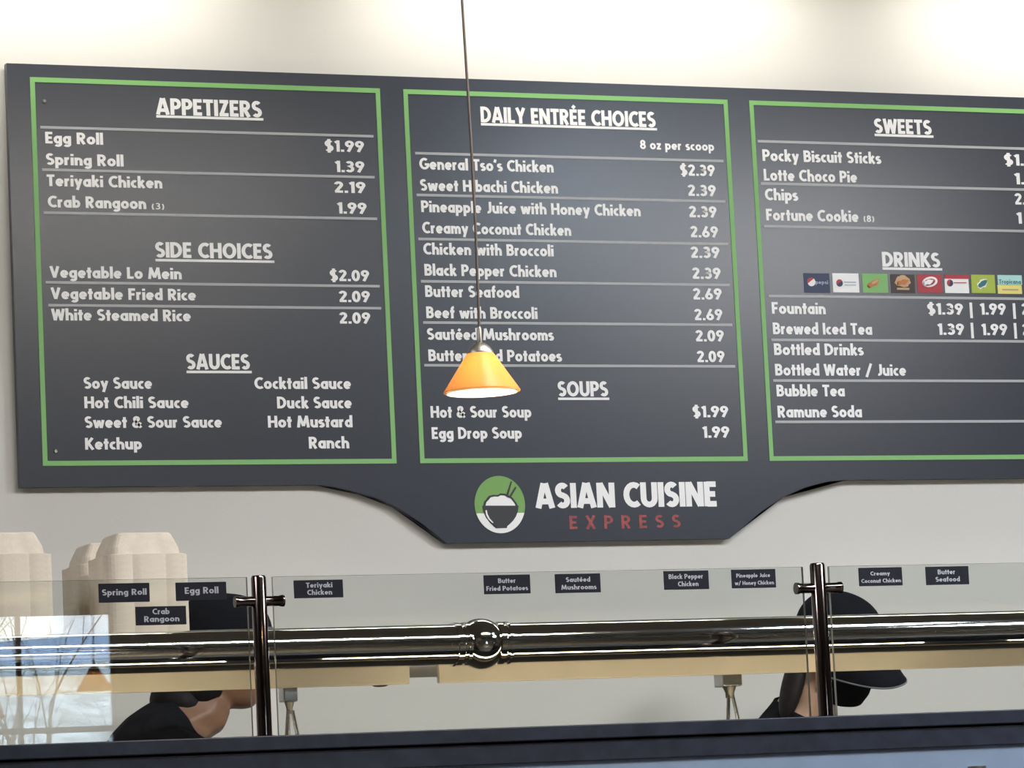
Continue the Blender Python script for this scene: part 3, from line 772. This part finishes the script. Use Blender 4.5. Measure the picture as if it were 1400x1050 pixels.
# ------------------------------------------------------------------ pendant lamps
def pendant(x, y, zrim, rb, label, cord_pts, energy):
    e = empty('pendant_lamp', (x, y, zrim), label, 'pendant lamp', 'amber pendant lamps')
    k = rb / 52.0                                   # metres per photo pixel of the lamp nearest the board
    hs = 53 * k; rt = 18 * k
    z2 = zrim + hs
    lathe('lamp_shade', M['amber'], [(rb, zrim), (rb * 1.004, zrim + .0015), (rt, z2), (rt - .002, z2), (rb - .0035, zrim + .001)], (x, y, 0), 64, e, close=True)
    lathe('shade_lining', M['opal'], [(rb - .0036, zrim - .0018), (rt - .003, z2 - .002), (rt - .0036, z2 - .002), (rb - .0055, zrim - .0018)], (x, y, 0), 64, e, close=True)
    cap_ = lathe('lamp_cap', M['nickel'], [(rt * 1.02, z2 - .001), (rt * 1.0, z2 + 2 * k), (rt * .74, z2 + 9 * k), (rt * .40, z2 + 13.5 * k), (3.6 * k, z2 + 14.5 * k), (3.2 * k, z2 + 34 * k), (2 * k, z2 + 36 * k), (0, z2 + 36 * k)], (x, y, 0), 40, e)
    bm = bmesh.new(); bmesh.ops.create_uvsphere(bm, u_segments=24, v_segments=16, radius=10 * k, matrix=Matrix.Translation((x, y, z2 - 17 * k)))
    finish('bulb', bm, M['bulb'], e, smooth=True)
    pts = cord_pts or [(x, y, z2 + 34 * k), (x + .004, y, z2 + .5), (x, y, CEIL)]
    tube('cord', M['cord'], pts, 1.9 * k, 10, e)
    lathe('ceiling_canopy', M['nickel'], [(0, CEIL - .025), (.03, CEIL - .024), (.055, CEIL - .006), (.055, CEIL), (0, CEIL)], (pts[-1][0], y, 0), 32, e)
    d = bpy.data.lights.new('pendant_bulb_light', 'POINT'); d.energy = energy; d.color = (1.0, 0.80, 0.52); d.shadow_soft_size = 10 * k
    lo = bpy.data.objects.new('pendant_bulb_light', d); COL.objects.link(lo); lo.location = (x, y, z2 - 32 * k)
    return e
pr = at(659, 536, Y_PEND); rb = 52.5 / scale_at(pr)
cp = [at(655.3, 450, Y_PEND), at(653.5, 400, Y_PEND), at(650.5, 320, Y_PEND), at(645.5, 220, Y_PEND), at(640, 130, Y_PEND), at(636.8, 80, Y_PEND), at(633, 20, Y_PEND)]
cp = [Vector((pr.x, Y_PEND, at(655, 455, Y_PEND).z))] + cp
dv = (cp[-1] - cp[-2]); cp.append(cp[-1] + dv * ((CEIL - cp[-1].z) / dv.z))
pendant(pr.x, Y_PEND, pr.z, rb, 'amber cone pendant lamp hanging in front of the menu board', cp, 4.5)
def mirrored_lamp(px, py, width, label):
    depth = rb * 2 * F / width
    d = _f * F + _r * (px - W / 2) - _u * (py - H / 2)
    p = CAM + d * (depth / F)
    p = Vector((p.x, 2 * Y_GLASS - p.y, p.z))
    pendant(p.x, p.y, p.z, rb, label, None, 190.0)
mirrored_lamp(129.5, 944, 51, 'amber cone pendant lamp mirrored in the glass before the window')
mirrored_lamp(-14, 983, 44, 'amber cone pendant lamp mirrored at the left edge of the photo, mostly cut off')

# ------------------------------------------------------------------ people
def evaluated_mesh(o):
    dg = bpy.context.evaluated_depsgraph_get(); dg.update()
    me = bpy.data.meshes.new_from_object(o.evaluated_get(dg))
    return me

def skin(name, verts, edges, radii, root=0, sub=1):
    me = bpy.data.meshes.new(name); me.from_pydata([tuple(v) for v in verts], edges, [])
    o = bpy.data.objects.new(name, me); COL.objects.link(o)
    md = o.modifiers.new('skin', 'SKIN'); md.use_smooth_shade = True
    for i, r in enumerate(radii):
        sv = me.skin_vertices[0].data[i]
        sv.radius = r if isinstance(r, tuple) else (r, r)
        sv.use_root = (i == root)
    sb = o.modifiers.new('sub', 'SUBSURF'); sb.levels = sub; sb.render_levels = sub
    res = evaluated_mesh(o)
    bpy.data.objects.remove(o); bpy.data.meshes.remove(me)
    return res

def head_rings():
    # z, front, back, half width (head centre at the origin, facing +x)
    return [(-.118, .052, .030, .018), (-.112, .072, .040, .034), (-.098, .082, .052, .046), (-.078, .084, .062, .055), (-.055, .084, .074, .061),
            (-.030, .083, .086, .066), (.0, .082, .094, .071), (.025, .088, .098, .074), (.055, .089, .098, .075), (.080, .078, .090, .070), (.102, .052, .068, .052), (.114, .020, .032, .022)]
def add_head(bm, T):
    n = 32; rings = []
    for z, fr, bk, hw in head_rings():
        ring = []
        for k in range(n):
            a = 2 * PI * k / n; c, s_ = math.cos(a), math.sin(a)
            x = (fr if c > 0 else bk) * math.copysign(abs(c) ** .9, c); y = hw * math.copysign(abs(s_) ** .9, s_)
            if -.01 < z < .03 and c > .8 and .15 < abs(s_) < .6: x -= .007           # eye sockets
            ring.append(bm.verts.new(T @ Vector((x, y, z))))
        rings.append(ring)
    for a, b in zip(rings, rings[1:]):
        for k in range(n): bm.faces.new((a[k], a[(k + 1) % n], b[(k + 1) % n], b[k]))
    bm.faces.new(rings[0][::-1]); bm.faces.new(rings[-1])
    def ell(c, r, rot=None):
        mt = T @ Matrix.Translation(c) @ (rot or Matrix.Identity(4)) @ Matrix.Diagonal((*r, 1))
        bmesh.ops.create_uvsphere(bm, u_segments=16, v_segments=12, radius=1, matrix=mt)
    ell((.086, 0, -.022), (.014, .010, .026), Matrix.Rotation(-.35, 4, 'Y'))        # nose
    ell((.092, 0, -.036), (.013, .015, .009))
    ell((.082, 0, -.064), (.008, .024, .006)); ell((.081, 0, -.073), (.008, .020, .006))   # lips
    for sd in (-1, 1):
        ell((-.005, sd * .074, -.012), (.020, .008, .031), Matrix.Rotation(sd * .2, 4, 'Z'))   # ears

def person(label, hp, yaw, pitch, m_skin, m_hair, lean, mask, hair_kind, tilt=0.0, collar=.55):
    """hp: head centre in the room; yaw: heading about z; pitch: head bowed forward"""
    R0 = Matrix.Rotation(yaw, 4, 'Z')
    HT = Matrix.Translation(hp) @ Matrix.Rotation(yaw, 4, 'Z') @ Matrix.Rotation(pitch, 4, 'Y') @ Matrix.Rotation(tilt, 4, 'X')
    nb = HT @ Vector((-.028, 0, -.075))                       # skull base
    c7 = Vector((hp.x, hp.y, 0)) + R0.to_3x3() @ Vector((-.05 - lean, 0, 0)); c7.z = hp.z - .16
    base = Vector((c7.x, c7.y, 0)) + R0.to_3x3() @ Vector((-.03, 0, 0))
    k = c7.z / 1.44
    def L(x, y, z): 
        v = R0.to_3x3() @ Vector((x, y, 0)); return Vector((base.x + v.x, base.y + v.y, z * k))
    V, E_, Rr = [], [], []
    def add(p, r, par=None):
        V.append(Vector(p)); Rr.append(r)
        if par is not None: E_.append((par, len(V) - 1))
        return len(V) - 1
    pel = add(L(0, 0, .95), (.15, .105))
    wst = add(L(.01, 0, 1.10), (.128, .095), pel)
    chs = add(L(.01, 0, 1.28), (.145, .11), wst)
    upc = add(L(.0, 0, 1.38), (.115, .085), chs)
    nk = add(c7, .073, upc)
    nk2 = add((c7 + nb) / 2 + R0.to_3x3() @ Vector((.4 * lean if not mask else 0, 0, -.02 if not mask else 0)), .066 if mask else .076, nk)
    add(nb, .058, nk2)
    for sd in (-1, 1):
        sh = add(L(0, sd * .175, 1.375), .062, upc)
        el = add(L(.03, sd * .225, 1.10), .042, sh)
        wr = add(L(.24, sd * .17, 1.02), .028, el)
        pm = add(L(.30, sd * .155, 1.01), (.034, .018), wr)
        for fi, (dy, ln) in enumerate(((-.030, .070), (-.010, .080), (.010, .076), (.029, .060))):
            f1 = add(L(.335, sd * .155 + dy, 1.005), .0095, pm)
            f2 = add(L(.335 + ln * .5, sd * .155 + dy * 1.1, .998), .0088, f1)
            add(L(.335 + ln * .85, sd * .155 + dy * 1.1, .978), .0078, f2)
        t1 = add(L(.285, sd * .155 - sd * .042, 1.0), .011, pm)
        add(L(.32, sd * .155 - sd * .058, .992), .0088, t1)
        hpj = add(L(0, sd * .09, .88), .085, pel)
        kn = add(L(.02, sd * .10, .50), .056, hpj)
        an = add(L(-.01, sd * .10, .09), .036, kn)
        add(L(.15, sd * .11, .035), .032, an)
    body = skin('b', V, E_, Rr, pel, 1)
    bm = bmesh.new(); bm.from_mesh(body); add_head(bm, HT)
    bmesh.ops.recalc_face_normals(bm, faces=bm.faces)
    me = bpy.data.meshes.new('person'); bm.to_mesh(me); bm.free()
    tmp = bpy.data.objects.new('tmp', me); COL.objects.link(tmp)
    rm = tmp.modifiers.new('r', 'REMESH'); rm.mode = 'VOXEL'; rm.voxel_size = .0062; rm.use_smooth_shade = True
    sm = tmp.modifiers.new('s', 'SMOOTH'); sm.factor = .5; sm.iterations = 4
    me2 = evaluated_mesh(tmp); bpy.data.objects.remove(tmp); bpy.data.meshes.remove(me)
    me2.name = 'person'; me2.materials.clear()
    P = link('person', me2, m_skin, None, True)
    tag(P, label, 'person')
    # shirt and trousers follow the body
    fwd = R0.to_3x3() @ Vector((1, 0, 0)); side = R0.to_3x3() @ Vector((0, 1, 0))
    ncl = (Vector((0, 0, 1)) + fwd * collar).normalized(); npt = c7 + Vector((0, 0, .028))
    def garment(name, keep, off, m):
        bm = bmesh.new(); bm.from_mesh(me2)
        if name == 'shirt':
            bmesh.ops.bisect_plane(bm, geom=list(bm.verts) + list(bm.edges) + list(bm.faces), plane_co=npt, plane_no=ncl, clear_outer=True)
        bm.normal_update()
        nrm = {v: v.normal.copy() for v in bm.verts}
        bmesh.ops.delete(bm, geom=[f for f in bm.faces if not keep(f.calc_center_median())], context='FACES')
        for v in bm.verts: v.co += nrm[v] * off
        gm = bpy.data.meshes.new(name); bm.to_mesh(gm); bm.free()
        return link(name, gm, m, P, True)
    def shirt_keep(p):
        d = p - base; lat = abs(d.dot(side)); f = d.dot(fwd)
        if (p - npt).dot(ncl) > 0 or p.z < .93 * k: return False
        return not (lat > .12 and f > .09 and p.z < 1.12 * k)
    garment('shirt', shirt_keep, .008, M['shirt'])
    def trouser_keep(p):
        d = p - base
        return .06 < p.z < .97 * k and not (d.dot(fwd) > .18) and not (abs(d.dot(side)) > .19 and p.z > .9 * k)
    garment('trousers', trouser_keep, .006, M['trousers'])
    for sd in (-1, 1):
        bm = bmesh.new(); bmesh.ops.create_uvsphere(bm, u_segments=16, v_segments=10, radius=.0125, matrix=HT @ Matrix.Translation((.071, sd * .031, .008)))
        finish('eye', bm, M['eye'], P, smooth=True)
    # cap
    DROOP = .042 if mask else .014
    bm = bmesh.new(); n = 48; rings = []
    zc = .030
    for j in range(13):
        a = j / 12 * PI / 2
        ring = []
        for q in range(n):
            th = 2 * PI * q / n; c, s_ = math.cos(th), math.sin(th)
            fx = .103 if c > 0 else .110
            rr = math.cos(a) ** .82
            ring.append(bm.verts.new(HT @ Vector((fx * c * max(rr, .01), .089 * s_ * max(rr, .01), zc - .012 * (1 - math.cos(a)) + .100 * math.sin(a)))))
        rings.append(ring)
    for a, b in zip(rings, rings[1:]):
        for q in range(n): bm.faces.new((a[q], a[(q + 1) % n], b[(q + 1) % n], b[q]))
    bm.faces.new(rings[-1])
    cap = finish('cap', bm, M['cap'], P, smooth=True)
    bm = bmesh.new(); nu, nv = 20, 6; top, bot = [], []
    for lay, dst in ((0.0, top), (-.004, bot)):
        for j in range(nv + 1):
            row = []
            for i in range(nu + 1):
                u = -1 + 2 * i / nu; th = u * 1.12
                t = j / nu * (nu / nv)
                ln = .084 * (1 - abs(u) ** 3) * t
                x = .101 * math.cos(th) + ln; y = .088 * math.sin(th) * (1 + .04 * t)
                z = zc + .004 - .022 * (abs(u) ** 2) * t - DROOP * t + lay
                row.append(bm.verts.new(HT @ Vector((x, y, z))))
            dst.append(row)
    for lay in (top, bot):
        for a, b in zip(lay, lay[1:]):
            for i in range(nu): bm.faces.new((a[i], a[i + 1], b[i + 1], b[i]))
    for i in range(nu):
        bm.faces.new((top[-1][i], top[-1][i + 1], bot[-1][i + 1], bot[-1][i]))
    brim = finish('brim', bm, M['cap'], cap, smooth=True)
    bm = bmesh.new()
    bm_tube(bm, [v.co + Vector((0, 0, -.002)) for v in []] or [HT @ Vector((.101 * math.cos(u * 1.12) + .084 * (1 - abs(u) ** 3), .088 * math.sin(u * 1.12) * 1.04, zc + .002 - .022 * u * u - DROOP)) for u in [-.97 + 1.94 * i / 24 for i in range(25)]], .0022, 6)
    finish('brim_piping', bm, M['piping'], cap, smooth=True)
    bm = bmesh.new()
    bm_tube(bm, [HT @ Vector((.1035 * math.cos(t_), .0895 * math.sin(t_), zc + .012 + .012 * math.cos(t_))) for t_ in [-1.3 + 2.6 * i / 24 for i in range(25)]], .0018, 6)
    finish('cap_seam', bm, M['piping'], cap, smooth=True)
    # hair
    bm = bmesh.new()
    def ell(c, r, rot=None):
        bmesh.ops.create_uvsphere(bm, u_segments=24, v_segments=16, radius=1, matrix=HT @ Matrix.Translation(c) @ (rot or Matrix.Identity(4)) @ Matrix.Diagonal((*r, 1)))
    if hair_kind == 'nape':
        ell((-.040, 0, -.005), (.066, .078, .085)); ell((-.060, 0, -.070), (.060, .072, .072), Matrix.Rotation(.25, 4, 'Y')); ell((-.098, 0, -.118), (.060, .06, .046), Matrix.Rotation(.35, 4, 'Y'))
    else:
        ell((-.035, 0, .0), (.070, .079, .075)); ell((-.085, 0, -.055), (.034, .050, .060), Matrix.Rotation(.3, 4, 'Y')); bmesh.ops.create_uvsphere(bm, u_segments=20, v_segments=14, radius=1, matrix=Matrix.Translation(hp + Vector((-.106, .02, -.080))) @ Matrix.Rotation(.32, 4, 'Y') @ Matrix.Diagonal((.022, .035, .085, 1)))
    finish('hair', bm, m_hair, P, smooth=True)
    if mask:
        bm = bmesh.new(); n = 28; rings = []
        for z, fr, hw in ((-.122, .062, .030), (-.108, .088, .054), (-.085, .097, .066), (-.055, .101, .071), (-.028, .103, .073), (-.016, .100, .0735)):
            ring = []
            for i in range(n + 1):
                a = -1.5 + 3.0 * i / n
                ring.append(bm.verts.new(HT @ Vector((fr * math.cos(a) ** .8 if math.cos(a) > 0 else 0, hw * math.sin(a), z + (.010 * math.cos(a) if z > -.05 else 0)))))
            rings.append(ring)
        for a, b in zip(rings, rings[1:]):
            for i in range(n): bm.faces.new((a[i], a[i + 1], b[i + 1], b[i]))
        mk = finish('face_mask', bm, M['shirt'], P, smooth=True)
        sd_ = mk.modifiers.new('thickness', 'SOLIDIFY'); sd_.thickness = .002
    return P

hL = at(306, 890, Y_HEAD)
person('person in a black cap and black shirt turned right behind the left post', hL, 0.12, 0.10, M['skin_brown'], M['hair'], 0.08, False, 'nape', 0.0, 2.4)
hR = at(1145, 884, Y_HEAD)
person('person in a black cap and dark face mask looking down by the right post', hR, -1.05, 0.50, M['skin_light'], M['hair_brown'], 0.05, True, 'tail', 0.28)
